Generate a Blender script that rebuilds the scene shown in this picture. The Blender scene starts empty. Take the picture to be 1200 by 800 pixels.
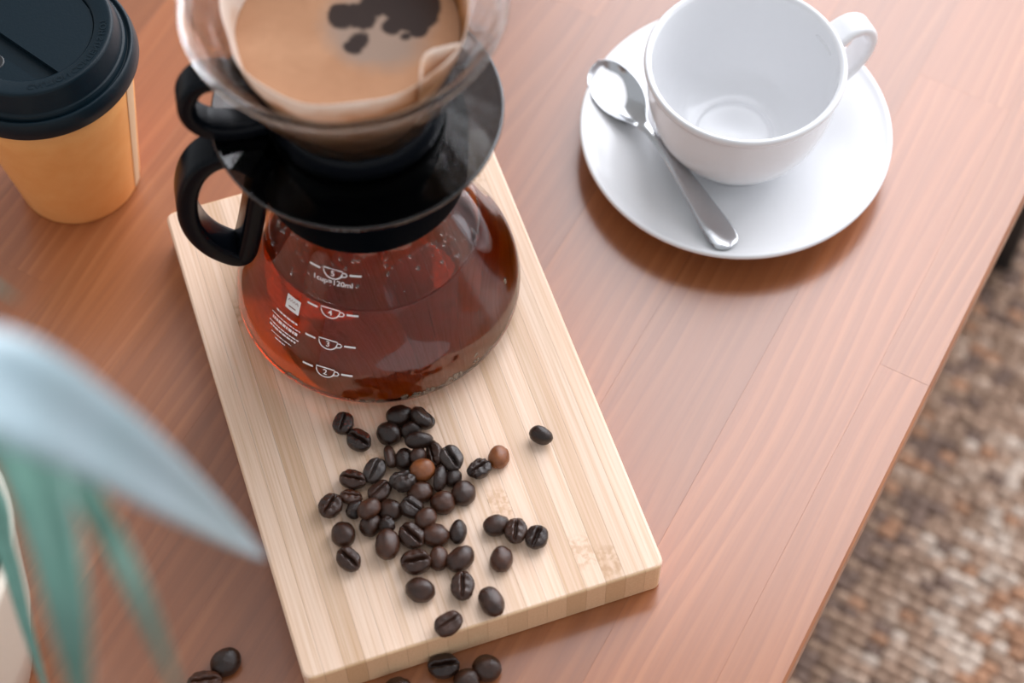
import bpy, bmesh, math, random
import numpy as np
from mathutils import Vector, Matrix, noise, Euler

S = bpy.context.scene
COL = S.collection
random.seed(7)
PI = math.pi
TOP = 0.45                      # height of the table top above the floor

# ------------------------------------------------------------------ camera
CP, CR, CH = 1.0405, -0.014588, 0.74642
cam_o = Vector((0, 0, CH + TOP))
fw = Vector((0, math.cos(CP), -math.sin(CP)))
up0 = Vector((0, math.sin(CP), math.cos(CP)))
rt0 = Vector((1, 0, 0))
RT = rt0 * math.cos(CR) + up0 * math.sin(CR)
UP = -rt0 * math.sin(CR) + up0 * math.cos(CR)
cd = bpy.data.cameras.new('camera')
cam = bpy.data.objects.new('camera', cd)
COL.objects.link(cam)
cam.matrix_world = Matrix((
    (RT.x, UP.x, -fw.x, cam_o.x), (RT.y, UP.y, -fw.y, cam_o.y),
    (RT.z, UP.z, -fw.z, cam_o.z), (0, 0, 0, 1)))
cd.sensor_width = 36
cd.lens = 66
cd.clip_start = 0.02
cd.dof.use_dof = True
cd.dof.focus_distance = 0.815
cd.dof.aperture_fstop = 5.0
S.camera = cam

# ------------------------------------------------------------------ light
wd = bpy.data.worlds.new('room_light')
S.world = wd
wd.use_nodes = True
wd.node_tree.nodes['Background'].inputs[0].default_value = (0.93, 0.96, 1.0, 1)
wd.node_tree.nodes['Background'].inputs[1].default_value = 0.52


def area(name, loc, aim, sx, sy, power, col):
    l = bpy.data.lights.new(name, 'AREA')
    l.shape = 'RECTANGLE'
    l.size, l.size_y = sx, sy
    l.energy = power
    l.color = col
    o = bpy.data.objects.new(name, l)
    COL.objects.link(o)
    o.location = loc
    o.rotation_euler = (Vector(aim) - Vector(loc)).to_track_quat('-Z', 'Y').to_euler()
    return o


# tall daylight window behind and to the right of the table, three panes
for i in range(3):
    x = 0.54 + i * 1.11
    area('window_light', (x, 2.45, TOP + 1.92), (x, 1.45, TOP + 1.50), 0.98, 3.7, 52, (0.92, 0.94, 1.0))
# the window goes round the corner to the right
for i in range(2):
    y = 1.66 - i * 1.11
    area('window_light', (3.3, y, TOP + 1.46), (2.3, y, TOP + 1.1), 0.98, 2.9, 14, (0.92, 0.94, 1.0))

S.view_settings.view_transform = 'Standard'
S.view_settings.look = 'None'
S.view_settings.gamma = 1
S.view_settings.exposure = 0.48
S.view_settings.use_curve_mapping = False
S.cycles.use_denoising = True
S.cycles.max_bounces = 14
S.cycles.transparent_max_bounces = 40
S.cycles.sample_clamp_indirect = 10
S.cycles.caustics_reflective = False
S.cycles.caustics_refractive = True
S.cycles.blur_glossy = 0.3


# ------------------------------------------------------------------ helpers
def pix(px, py, z=None, d=None):
    """the world point seen at a picture position, on a level plane z above the table top or at distance d"""
    v = RT * ((px - 600) / 2200) - UP * ((py - 400) / 2200) + fw
    if z is not None:
        t = (z + TOP - cam_o.z) / v.z
    else:
        t = d / v.length
    return cam_o + v * t


def link(name, me, mat=None, parent=None, smooth=False, loc=None):
    o = bpy.data.objects.new(name, me)
    COL.objects.link(o)
    if mat:
        me.materials.append(mat)
    if smooth:
        me.polygons.foreach_set('use_smooth', [True] * len(me.polygons))
    if parent:
        o.parent = parent
    if loc is not None:
        o.location = loc
    return o


def mesh(name, verts, faces):
    me = bpy.data.meshes.new(name)
    me.from_pydata([tuple(v) for v in verts], [], faces)
    me.validate()
    bm = bmesh.new(); bm.from_mesh(me)
    bmesh.ops.recalc_face_normals(bm, faces=bm.faces)
    bm.to_mesh(me); bm.free()
    return me


def tag(o, label=None, cat=None, group=None, kind=None):
    if label: o['label'] = label
    if cat: o['category'] = cat
    if group: o['group'] = group
    if kind: o['kind'] = kind
    return o


def empty(name, loc, rz=0):
    o = bpy.data.objects.new(name, None)
    COL.objects.link(o)
    o.empty_display_size = 0.02
    o.location = loc
    o.rotation_euler = (0, 0, rz)
    return o


def lathe(name, prof, seg=96, ripple=None):
    """surface of revolution; open profile ends on the axis close with a fan"""
    vs, fs, rows = [], [], []
    for i, (r, z) in enumerate(prof):
        if r < 1e-6:
            rows.append([len(vs)]); vs.append((0, 0, z))
        else:
            row = []
            for k in range(seg):
                a = 2 * PI * k / seg
                rr = r + (ripple(a, i, z) if ripple else 0)
                row.append(len(vs)); vs.append((rr * math.cos(a), rr * math.sin(a), z))
            rows.append(row)
    for A, B in zip(rows, rows[1:]):
        if len(A) == 1 and len(B) == 1: continue
        for k in range(seg):
            j = (k + 1) % seg
            if len(A) == 1: fs.append((A[0], B[j], B[k]))
            elif len(B) == 1: fs.append((A[k], A[j], B[0]))
            else: fs.append((A[k], A[j], B[j], B[k]))
    return mesh(name, vs, fs)


def smooth_prof(pts, n=4):
    """Catmull-Rom through the profile points"""
    out = []
    P = [pts[0]] + list(pts) + [pts[-1]]
    for i in range(1, len(P) - 2):
        p0, p1, p2, p3 = [Vector(P[j]) for j in (i - 1, i, i + 1, i + 2)]
        for k in range(n):
            t = k / n
            out.append(tuple(0.5 * ((2 * p1) + (p2 - p0) * t + (2 * p0 - 5 * p1 + 4 * p2 - p3) * t * t + (-p0 + 3 * p1 - 3 * p2 + p3) * t ** 3)))
    out.append(tuple(pts[-1]))
    return out


def sweep(name, pts, sec, B, closed=False):
    """sweep a 2-D section (n, b) along pts lying in a plane with normal B"""
    n = len(pts); vs = []; fs = []; m = 0 if callable(sec) else len(sec)
    for i, p in enumerate(pts):
        a = pts[(i - 1) % n] if (closed or i > 0) else p
        b = pts[(i + 1) % n] if (closed or i < n - 1) else p
        T = (b - a).normalized()
        N = B.cross(T).normalized()
        for (u, w) in (sec(i / (n - 1)) if callable(sec) else sec):
            vs.append(p + N * u + B * w)
    if callable(sec): m = len(sec(0))
    for i in range(n if closed else n - 1):
        j = (i + 1) % n
        for k in range(m):
            l = (k + 1) % m
            fs.append((i * m + k, i * m + l, j * m + l, j * m + k))
    if not closed:
        fs.append(tuple(range(m))[::-1])
        fs.append(tuple((n - 1) * m + k for k in range(m)))
    return mesh(name, vs, fs)


def rrect(w, h, r, k=4):
    out = []
    for cx, cy, a0 in ((w / 2 - r, h / 2 - r, 0), (-w / 2 + r, h / 2 - r, 90), (-w / 2 + r, -h / 2 + r, 180), (w / 2 - r, -h / 2 + r, 270)):
        for i in range(k + 1):
            a = math.radians(a0 + 90 * i / k)
            out.append((cx + r * math.cos(a), cy + r * math.sin(a)))
    return out


def box(name, x0, x1, y0, y1, z0, z1, bev=0.0):
    bm = bmesh.new()
    bmesh.ops.create_cube(bm, size=1)
    for v in bm.verts:
        v.co = Vector(((x0 + x1) / 2 + v.co.x * (x1 - x0), (y0 + y1) / 2 + v.co.y * (y1 - y0), (z0 + z1) / 2 + v.co.z * (z1 - z0)))
    if bev > 0:
        bmesh.ops.bevel(bm, geom=bm.edges[:], offset=bev, segments=2, affect='EDGES', profile=0.6)
    me = bpy.data.meshes.new(name)
    bm.to_mesh(me); bm.free()
    return me


# ------------------------------------------------------------------ materials
def new_mat(name):
    m = bpy.data.materials.new(name)
    m.use_nodes = True
    nt = m.node_tree
    for n in list(nt.nodes): nt.nodes.remove(n)
    return m, nt


class N:
    """tiny node builder"""
    def __init__(s, nt): s.nt = nt
    def __call__(s, typ, ins=None, **kw):
        n = s.nt.nodes.new(typ)
        for k, v in kw.items(): setattr(n, k, v)
        for k, v in (ins or {}).items():
            if isinstance(v, bpy.types.NodeSocket): s.nt.links.new(v, n.inputs[k])
            else: n.inputs[k].default_value = v
        return n
    def ramp(s, fac, stops, interp='LINEAR'):
        n = s.nt.nodes.new('ShaderNodeValToRGB')
        n.color_ramp.interpolation = interp
        el = n.color_ramp.elements
        while len(el) > 1: el.remove(el[0])
        el[0].position = stops[0][0]; el[0].color = (*stops[0][1], 1)
        for p, c in stops[1:]:
            e = el.new(p); e.color = (*c, 1)
        s.nt.links.new(fac, n.inputs[0])
        return n.outputs[0]
    def math(s, op, a, b=0.0):
        n = s.nt.nodes.new('ShaderNodeMath'); n.operation = op
        for i, v in enumerate((a, b)):
            if isinstance(v, bpy.types.NodeSocket): s.nt.links.new(v, n.inputs[i])
            else: n.inputs[i].default_value = v
        return n.outputs[0]
    def mix(s, fac, a, b, mode='MIX'):
        n = s.nt.nodes.new('ShaderNodeMix'); n.data_type = 'RGBA'; n.blend_type = mode
        for i, v in ((0, fac), (6, a), (7, b)):
            if isinstance(v, bpy.types.NodeSocket): s.nt.links.new(v, n.inputs[i])
            else: n.inputs[i].default_value = v if not isinstance(v, tuple) or len(v) == 4 else (*v, 1)
        return n.outputs[2]
    def bump(s, h, strength, dist):
        n = s.nt.nodes.new('ShaderNodeBump')
        n.inputs['Strength'].default_value = strength
        n.inputs['Distance'].default_value = dist
        s.nt.links.new(h, n.inputs['Height'])
        return n.outputs[0]
    def out(s, sh, vol=None):
        o = s.nt.nodes.new('ShaderNodeOutputMaterial')
        s.nt.links.new(sh, o.inputs[0])
        if vol: s.nt.links.new(vol, o.inputs[1])


def plain(name, col, rough=0.5, metal=0.0, spec=0.5, coat=0.0, nscale=300, nvar=0.04, bump=0.0, sss=0.0):
    m, nt = new_mat(name); b = N(nt)
    tc = b('ShaderNodeTexCoord')
    nz = b('ShaderNodeTexNoise', {'Vector': tc.outputs['Object'], 'Scale': nscale, 'Detail': 3})
    c = b.mix(nz.outputs[0], tuple(x * (1 - nvar) for x in col), tuple(min(1, x * (1 + nvar)) for x in col))
    ins = {'Base Color': c, 'Roughness': rough, 'Metallic': metal, 'Specular IOR Level': spec, 'Coat Weight': coat}
    if bump: ins['Normal'] = b.bump(nz.outputs[0], bump, 0.0005)
    p = b('ShaderNodeBsdfPrincipled', ins)
    b.out(p.outputs[0])
    return m


def clear(name, tint, ior=1.45, rough=0.02, gcol=(1, 1, 1)):
    m, nt = new_mat(name); b = N(nt)
    tr = b('ShaderNodeBsdfTransparent', {'Color': (*tint, 1)})
    gl = b('ShaderNodeBsdfGlossy', {'Color': (*gcol, 1), 'Roughness': rough})
    fr = b('ShaderNodeFresnel', {'IOR': ior})
    front = b.math('SUBTRACT', 1.0, b('ShaderNodeNewGeometry').outputs['Backfacing'])
    mx = b('ShaderNodeMixShader', {0: b.math('MULTIPLY', fr.outputs[0], front), 1: tr.outputs[0], 2: gl.outputs[0]})
    b.out(mx.outputs[0])
    return m


def wood_table():
    m, nt = new_mat('stained_pine'); b = N(nt)
    tc = b('ShaderNodeTexCoord'); oi = b('ShaderNodeObjectInfo')
    off = b('ShaderNodeVectorMath', {0: oi.outputs['Random'], 1: (37.0, 23.0, 11.0)}, operation='MULTIPLY')
    v = b('ShaderNodeVectorMath', {0: tc.outputs['Object'], 1: off.outputs[0]}, operation='ADD')
    def stretch(sx, sy):
        return b('ShaderNodeMapping', {'Vector': v.outputs[0], 'Scale': (sx, sy, sy)}).outputs[0]
    warp = b('ShaderNodeTexNoise', {'Vector': stretch(4, 22), 'Scale': 1.0, 'Detail': 1})
    sy = b('ShaderNodeSeparateXYZ', {'Vector': v.outputs[0]})
    ph = b.math('ADD', b.math('MULTIPLY', sy.outputs[1], 115.0), b.math('MULTIPLY', warp.outputs[0], 4.2))
    fr = b.math('FRACT', ph)
    ring = b.ramp(fr, [(0, (0, 0, 0)), (0.45, (.12, .12, .12)), (0.8, (1, 1, 1)), (0.93, (.75, .75, .75)), (1, (0, 0, 0))])
    broad = b('ShaderNodeTexNoise', {'Vector': stretch(3, 30), 'Scale': 1.0, 'Detail': 2})
    msk = b.ramp(broad.outputs[0], [(0.38, (0.10, 0.10, 0.10)), (0.62, (1, 1, 1))])
    rm = b.math('MULTIPLY', ring, msk)
    fib = b('ShaderNodeTexNoise', {'Vector': stretch(25, 900), 'Scale': 1.0, 'Detail': 4})
    fine = b('ShaderNodeTexNoise', {'Vector': stretch(9, 330), 'Scale': 1.0, 'Detail': 2})
    base = b.mix(fine.outputs[0], (0.25, 0.074, 0.020), (0.38, 0.122, 0.036))
    c = b.mix(b.math('MULTIPLY', rm, 0.36), base, (0.56, 0.21, 0.075))
    c = b.mix(b.math('MULTIPLY', fib.outputs[0], 0.45), c, (0.19, 0.068, 0.030))
    tone = b.ramp(oi.outputs['Random'], [(0, (0.80, 0.78, 0.78)), (0.5, (1, 1, 1)), (1, (1.13, 1.1, 1.08))])
    c = b.mix(1.0, c, tone, 'MULTIPLY')
    p = b('ShaderNodeBsdfPrincipled', {'Base Color': c, 'Roughness': 0.38, 'Specular IOR Level': 0.5, 'Coat Weight': 0.68, 'Coat Roughness': 0.22, 'Coat IOR': 1.65,
                                       'Normal': b.bump(fib.outputs[0], 0.25, 0.0004)})
    b.out(p.outputs[0])
    return m


def bamboo(name, end=False):
    m, nt = new_mat(name); b = N(nt)
    tc = b('ShaderNodeTexCoord'); oi = b('ShaderNodeObjectInfo')
    off = b('ShaderNodeVectorMath', {0: oi.outputs['Random'], 1: (7.0, 3.0, 5.0)}, operation='MULTIPLY')
    v = b('ShaderNodeVectorMath', {0: tc.outputs['Object'], 1: off.outputs[0]}, operation='ADD')
    mp = b('ShaderNodeMapping', {'Vector': v.outputs[0], 'Scale': (1100, 14, 500)})
    n1 = b('ShaderNodeTexNoise', {'Vector': mp.outputs[0], 'Scale': 1.0, 'Detail': 3})
    mp2 = b('ShaderNodeMapping', {'Vector': v.outputs[0], 'Scale': (260, 8, 260)})
    n2 = b('ShaderNodeTexNoise', {'Vector': mp2.outputs[0], 'Scale': 1.0, 'Detail': 2})
    # culm nodes: a short brown mottled patch every now and then along a strip
    sp = b('ShaderNodeSeparateXYZ', {'Vector': v.outputs[0]})
    fr = b.math('FRACT', b.math('MULTIPLY', sp.outputs[1], 4.3))
    band = b.ramp(fr, [(0.47, (0, 0, 0)), (0.49, (1, 1, 1)), (0.53, (1, 1, 1)), (0.55, (0, 0, 0))])
    n3 = b('ShaderNodeTexNoise', {'Vector': v.outputs[0], 'Scale': 420, 'Detail': 2})
    sel = b.math('GREATER_THAN', b('ShaderNodeTexWhiteNoise', {'Vector': oi.outputs['Random']}).outputs[0], 0.35)
    spots = b.math('MULTIPLY', b.math('MULTIPLY', band, sel), b.ramp(n3.outputs[0], [(0.42, (0, 0, 0)), (0.6, (1, 1, 1))]))
    c = b.mix(n2.outputs[0], (0.73, 0.485, 0.335), (0.83, 0.65, 0.525))
    streak = b.ramp(n1.outputs[0], [(0.42, (0, 0, 0)), (0.68, (1, 1, 1))])
    c = b.mix(b.math('MULTIPLY', streak, 0.42), c, (0.52, 0.29, 0.12))
    c = b.mix(b.math('MULTIPLY', spots, 0.4), c, (0.42, 0.21, 0.08))
    spo = b('ShaderNodeSeparateXYZ', {'Vector': tc.outputs['Object']})
    isend = b.math('GREATER_THAN', b.math('ABSOLUTE', spo.outputs[1]), 0.2412 / 2 - 0.0008)
    n4 = b('ShaderNodeTexNoise', {'Vector': v.outputs[0], 'Scale': 1400, 'Detail': 2})
    c = b.mix(isend, c, b.mix(n4.outputs[0], (0.60, 0.37, 0.20), (0.80, 0.56, 0.35)))
    tone = b.ramp(oi.outputs['Random'], [(0, (0.86, 0.82, 0.76)), (0.5, (1, 1, 1)), (1, (1.07, 1.07, 1.08))])
    c = b.mix(1.0, c, tone, 'MULTIPLY')
    p = b('ShaderNodeBsdfPrincipled', {'Base Color': c, 'Roughness': 0.5, 'Specular IOR Level': 0.4,
                                       'Normal': b.bump(n1.outputs[0], 0.12, 0.0002)})
    b.out(p.outputs[0])
    return m


def bean_mat(name, c1, c2, rough=0.2):
    m, nt = new_mat(name); b = N(nt)
    tc = b('ShaderNodeTexCoord'); oi = b('ShaderNodeObjectInfo')
    v = b('ShaderNodeVectorMath', {0: tc.outputs['Object'], 1: oi.outputs['Random']}, operation='ADD')
    n1 = b('ShaderNodeTexNoise', {'Vector': v.outputs[0], 'Scale': 1.4, 'Detail': 5})
    n2 = b('ShaderNodeTexNoise', {'Vector': v.outputs[0], 'Scale': 16, 'Detail': 3})
    c = b.mix(b.ramp(n1.outputs[0], [(0.3, (0, 0, 0)), (0.7, (1, 1, 1))]), c1, c2)
    ln = b('ShaderNodeVectorMath', {0: tc.outputs['Object']}, operation='LENGTH')
    p = b('ShaderNodeBsdfPrincipled', {'Base Color': c, 'Roughness': rough, 'Specular IOR Level': 0.46,
                                       'Normal': b.bump(n2.outputs[0], 0.5, 0.00035)})
    b.out(p.outputs[0])
    return m


M = {}
M['table'] = wood_table()
M['bamboo'] = bamboo('bamboo')
M['white'] = plain('white_porcelain', (0.78, 0.78, 0.795), rough=0.14, spec=0.4, coat=0.0, nvar=0.01)
M['steel'] = plain('polished_steel', (0.50, 0.51, 0.53), rough=0.17, metal=1.0, nscale=900, nvar=0.06)
M['black'] = plain('black_plastic', (0.0025, 0.0035, 0.0055), rough=0.25, spec=0.12)
M['collar'] = plain('matte_black_plastic', (0.002, 0.003, 0.0045), rough=0.4, spec=0.04)
M['collar'].node_tree.nodes['Principled BSDF'].inputs['IOR'].default_value = 1.12
M['lid'] = plain('matte_black_lid', (0.0025, 0.0100, 0.0160), rough=0.36, spec=0.2, nscale=900, bump=0.1)
M['leg'] = plain('black_metal', (0.008, 0.009, 0.011), rough=0.4)
m, nt = new_mat('clear_glass'); b = N(nt)
gs = b('ShaderNodeBsdfGlass', {'IOR': 1.46, 'Roughness': 0.0, 'Color': (0.985, 0.985, 0.98, 1)})
b.out(gs.outputs[0])
M['glass'] = m
M['smoke'] = clear('smoky_plastic', (0.24, 0.26, 0.28), ior=1.6, rough=0.05)
M['print'] = plain('white_print', (0.85, 0.85, 0.84), rough=0.5)
M['printdark'] = plain('dark_print', (0.25, 0.10, 0.09), rough=0.5)

# kraft paper
m, nt = new_mat('kraft_paper'); b = N(nt)
tc = b('ShaderNodeTexCoord')
n1 = b('ShaderNodeTexNoise', {'Vector': tc.outputs['Object'], 'Scale': 130, 'Detail': 6})
n2 = b('ShaderNodeTexNoise', {'Vector': tc.outputs['Object'], 'Scale': 1500, 'Detail': 2})
c = b.mix(n1.outputs[0], (0.82, 0.335, 0.095), (0.92, 0.47, 0.17))
c = b.mix(b.math('MULTIPLY', n2.outputs[0], 0.2), c, (0.55, 0.23, 0.06))
b.out(b('ShaderNodeBsdfPrincipled', {'Base Color': c, 'Roughness': 0.55, 'Specular IOR Level': 0.45}).outputs[0])
M['kraft'] = m
m, nt = new_mat('kraft_paper_edge'); b = N(nt)
c = b.mix(b('ShaderNodeTexNoise', {'Scale': 200}).outputs[0], (0.60, 0.40, 0.23), (0.70, 0.50, 0.32))
b.out(b('ShaderNodeBsdfPrincipled', {'Base Color': c, 'Roughness': 0.6}).outputs[0])
M['kraftlight'] = m

# brewed coffee: clear surface, absorbing body
m, nt = new_mat('brewed_coffee'); b = N(nt)
tr = b('ShaderNodeBsdfTransparent', {'Color': (1, 1, 1, 1)})
gl = b('ShaderNodeBsdfGlossy', {'Roughness': 0.05})
fr = b('ShaderNodeFresnel', {'IOR': 1.33})
front = b.math('SUBTRACT', 1.0, b('ShaderNodeNewGeometry').outputs['Backfacing'])
mx = b('ShaderNodeMixShader', {0: b.math('MULTIPLY', fr.outputs[0], front), 1: tr.outputs[0], 2: gl.outputs[0]})
vol = b('ShaderNodeVolumeAbsorption', {'Color': (0.958, 0.868, 0.02, 1), 'Density': 285.0})
gs = b('ShaderNodeBsdfGlass', {'IOR': 1.33, 'Roughness': 0.0})
b.out(gs.outputs[0], vol.outputs[0])
M['coffee'] = m

# slurry surface in the dripper
m, nt = new_mat('coffee_crema'); b = N(nt)
tc = b('ShaderNodeTexCoord')
n1 = b('ShaderNodeTexNoise', {'Vector': tc.outputs['Object'], 'Scale': 38, 'Detail': 5, 'Distortion': 0.6})
n2 = b('ShaderNodeTexNoise', {'Vector': tc.outputs['Object'], 'Scale': 260, 'Detail': 3})
c = b.mix(n1.outputs[0], (0.32, 0.15, 0.078), (0.52, 0.29, 0.17))
c = b.mix(b.math('MULTIPLY', n2.outputs[0], 0.3), c, (0.24, 0.12, 0.06))
def spot(cx, cy, rad, soft, warp=0.012):
    mp = b('ShaderNodeVectorMath', {0: tc.outputs['Object'], 1: (-cx, -cy, 0)}, operation='ADD')
    nn = b('ShaderNodeTexNoise', {'Vector': tc.outputs['Object'], 'Scale': 95, 'Detail': 3})
    ln = b('ShaderNodeVectorMath', {0: b('ShaderNodeVectorMath', {0: mp.outputs[0], 1: (1, 1, 0)}, operation='MULTIPLY').outputs[0]}, operation='LENGTH')
    dd = b.math('ADD', ln.outputs['Value'], b.math('MULTIPLY', b.math('SUBTRACT', nn.outputs[0], 0.5), warp))
    k = b.math('DIVIDE', b.math('SUBTRACT', rad + soft, dd), soft)
    n = b.math('MINIMUM', b.math('MAXIMUM', k, 0.0), 1.0)
    return n
grey = spot(0.011, 0.002, 0.014, 0.010, 0.010)
c = b.mix(b.math('MULTIPLY', grey, 0.8), c, (0.25, 0.19, 0.155))
blot = None
for (cx, cy, rr) in ((-0.0020, 0.0080, 0.0048), (0.0050, 0.0085, 0.0058), (0.0090, 0.0125, 0.0055), (0.0245, 0.0110, 0.0100), (0.0165, 0.0145, 0.0070), (0.0040, -0.0035, 0.0030), (0.0165, 0.0030, 0.0035), (0.0265, 0.0005, 0.0030), (0.0020, -0.0065, 0.0024), (0.0215, -0.0025, 0.0016)):
    s_ = spot(cx, cy, rr, 0.0016, 0.007)
    blot = s_ if blot is None else b.math('MAXIMUM', blot, s_)
c = b.mix(b.math('MULTIPLY', blot, 0.95), c, (0.022, 0.014, 0.013))
p = b('ShaderNodeBsdfPrincipled', {'Base Color': c, 'Roughness': 0.6, 'Specular IOR Level': 0.08, 'Normal': b.bump(n2.outputs[0], 0.3, 0.0004)})
b.out(p.outputs[0])
M['crema'] = m

# wet filter paper, stained low down, browner towards the right
m, nt = new_mat('wet_filter_paper'); b = N(nt)
tc = b('ShaderNodeTexCoord')
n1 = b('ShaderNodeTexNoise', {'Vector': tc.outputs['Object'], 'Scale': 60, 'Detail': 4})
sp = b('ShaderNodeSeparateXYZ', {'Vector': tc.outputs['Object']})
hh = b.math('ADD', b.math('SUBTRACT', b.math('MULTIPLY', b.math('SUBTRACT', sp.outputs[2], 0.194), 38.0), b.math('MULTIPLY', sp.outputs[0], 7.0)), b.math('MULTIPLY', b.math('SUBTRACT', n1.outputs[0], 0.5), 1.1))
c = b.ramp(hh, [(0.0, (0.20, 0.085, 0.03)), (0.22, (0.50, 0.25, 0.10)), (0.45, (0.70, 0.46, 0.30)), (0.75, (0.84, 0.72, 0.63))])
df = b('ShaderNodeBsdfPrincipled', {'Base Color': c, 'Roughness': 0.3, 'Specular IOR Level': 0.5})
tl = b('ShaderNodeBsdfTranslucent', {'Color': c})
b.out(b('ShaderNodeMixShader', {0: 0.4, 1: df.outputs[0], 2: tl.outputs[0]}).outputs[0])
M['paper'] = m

# leaf, the window's reflection put into its pale blue base colour
m, nt = new_mat('plant_leaf_sheen'); b = N(nt)
tc = b('ShaderNodeTexCoord')
n1 = b('ShaderNodeTexNoise', {'Vector': tc.outputs['Object'], 'Scale': 30, 'Detail': 3})
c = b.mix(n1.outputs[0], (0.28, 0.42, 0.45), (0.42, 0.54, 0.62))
df = b('ShaderNodeBsdfPrincipled', {'Base Color': c, 'Roughness': 0.42, 'Specular IOR Level': 0.9, 'Coat Weight': 0.8, 'Coat Roughness': 0.35})
tl = b('ShaderNodeBsdfTranslucent', {'Color': (0.10, 0.30, 0.14, 1)})
b.out(b('ShaderNodeMixShader', {0: 0.15, 1: df.outputs[0], 2: tl.outputs[0]}).outputs[0])
M['leaf'] = m
m, nt = new_mat('plant_leaf_dark'); b = N(nt)
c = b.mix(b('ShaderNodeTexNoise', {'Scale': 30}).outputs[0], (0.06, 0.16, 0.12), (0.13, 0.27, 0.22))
b.out(b('ShaderNodeBsdfPrincipled', {'Base Color': c, 'Roughness': 0.38, 'Specular IOR Level': 0.7}).outputs[0])
M['leaf_dark'] = m
M['pot'] = plain('cream_pot_glaze', (0.74, 0.66, 0.55), rough=0.3)
M['soil'] = plain('soil', (0.05, 0.03, 0.02), rough=0.9, nvar=0.5)

BEAN = {
    'd': bean_mat('bean_black_roast', (0.013, 0.0055, 0.0035), (0.030, 0.0125, 0.0075)),
    'm': bean_mat('bean_dark_roast', (0.024, 0.0095, 0.005), (0.052, 0.019, 0.010)),
    'b': bean_mat('bean_brown_roast', (0.038, 0.0135, 0.007), (0.078, 0.027, 0.013)),
    'o': bean_mat('bean_light_roast', (0.16, 0.048, 0.015), (0.27, 0.088, 0.028)),
    'g': bean_mat('bean_grey_roast', (0.018, 0.011, 0.009), (0.062, 0.042, 0.035), 0.24),
}

# ------------------------------------------------------------------ floor and rug
fl = plain('grey_floor', (0.30, 0.24, 0.20), rough=0.6, nscale=6, nvar=0.2)
o = link('floor', box('floor', -2.5, 3.9, -1.5, 3.07, -0.05, 0.0), fl); tag(o, kind='structure')

# back wall with its tall window opening
wm = plain('white_wall_paint', (0.75, 0.74, 0.72), rough=0.8, nscale=40)
wv, wf = [], []
for (x0, x1, z0, z1) in ((-2.5, -0.02, 0, 4.5), (-0.02, 3.35, 0, 0.40), (-0.02, 3.35, 4.3, 4.5), (3.35, 3.9, 0, 4.5)):
    k = len(wv)
    wv += [(x, y, z) for x in (x0, x1) for y in (2.95, 3.07) for z in (z0, z1)]
    wf += [tuple(k + q for q in f) for f in ((0, 1, 3, 2), (4, 6, 7, 5), (0, 4, 5, 1), (2, 3, 7, 6), (0, 2, 6, 4), (1, 5, 7, 3))]
tag(link('wall_back', mesh('wall_back', wv, wf), wm), kind='structure')
wv, wf = [], []
for (x0, x1, z0, z1) in ((-0.02, 0.05, 0.4, 4.3), (1.06, 1.13, 0.4, 4.3), (2.17, 2.24, 0.4, 4.3), (3.28, 3.35, 0.4, 4.3), (-0.02, 3.35, 0.40, 0.47), (-0.02, 3.35, 4.23, 4.3)):
    k = len(wv)
    wv += [(x, y, z) for x in (x0, x1) for y in (2.98, 3.04) for z in (z0, z1)]
    wf += [tuple(k + q for q in f) for f in ((0, 1, 3, 2), (4, 6, 7, 5), (0, 4, 5, 1), (2, 3, 7, 6), (0, 2, 6, 4), (1, 5, 7, 3))]
tag(link('window_1', mesh('window_1', wv, wf), wm), kind='structure')

GA = math.radians(60.607)            # direction of the table's long edge
E1 = Vector((math.cos(GA), math.sin(GA), 0))
E2 = Vector((-math.sin(GA), math.cos(GA), 0))
P0 = Vector((0.1115, 0.2711, 0))     # a point of the near right edge

rug = empty('woven_rug', P0 + Vector((0, 0, 0)), GA)
tag(rug, 'chunky woven jute rug in tan, cream and rust on the floor below the table', 'rug')
rb = link('backing', box('backing', -0.7, 1.6, -0.75, 0.8, 0.0, 0.006), plain('jute_backing', (0.11, 0.065, 0.045), rough=0.9, nscale=150, nvar=0.4), rug)

# woven cords, all one piece nobody could count
rng = np.random.default_rng(3)
dome_a = [(0, 1.0), (0.62, 0.78), (0.93, 0.38), (1.0, 0.0)]
tpl = [(0, 0, 1.0)]
K = 8
for (r_, h_) in dome_a[1:]:
    for k in range(K):
        a = 2 * PI * k / K
        cx, cy = math.cos(a), math.sin(a)
        tpl.append((r_ * math.copysign(abs(cx) ** 0.7, cx), r_ * math.copysign(abs(cy) ** 0.7, cy), h_))
tpl = np.array(tpl)
tf = [(0, 1 + k, 1 + (k + 1) % K) for k in range(K)]
for rg in range(2):
    for k in range(K):
        a, c_ = 1 + rg * K + k, 1 + rg * K + (k + 1) % K
        tf.append((a, a + K, c_)); tf.append((c_, a + K, c_ + K))
tf = np.array(tf)
ROW, LEN = 0.0083, 0.0120
rows = np.arange(-0.35, 1.15, ROW); cols = np.arange(-0.55, 0.32, LEN)
allv, allf, allc = [], [], []
base = 0
pal = np.array([[0.54, 0.37, 0.27], [0.66, 0.49, 0.38], [0.82, 0.68, 0.57], [0.56, 0.31, 0.19], [0.27, 0.19, 0.155], [0.44, 0.30, 0.215]])
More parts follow.
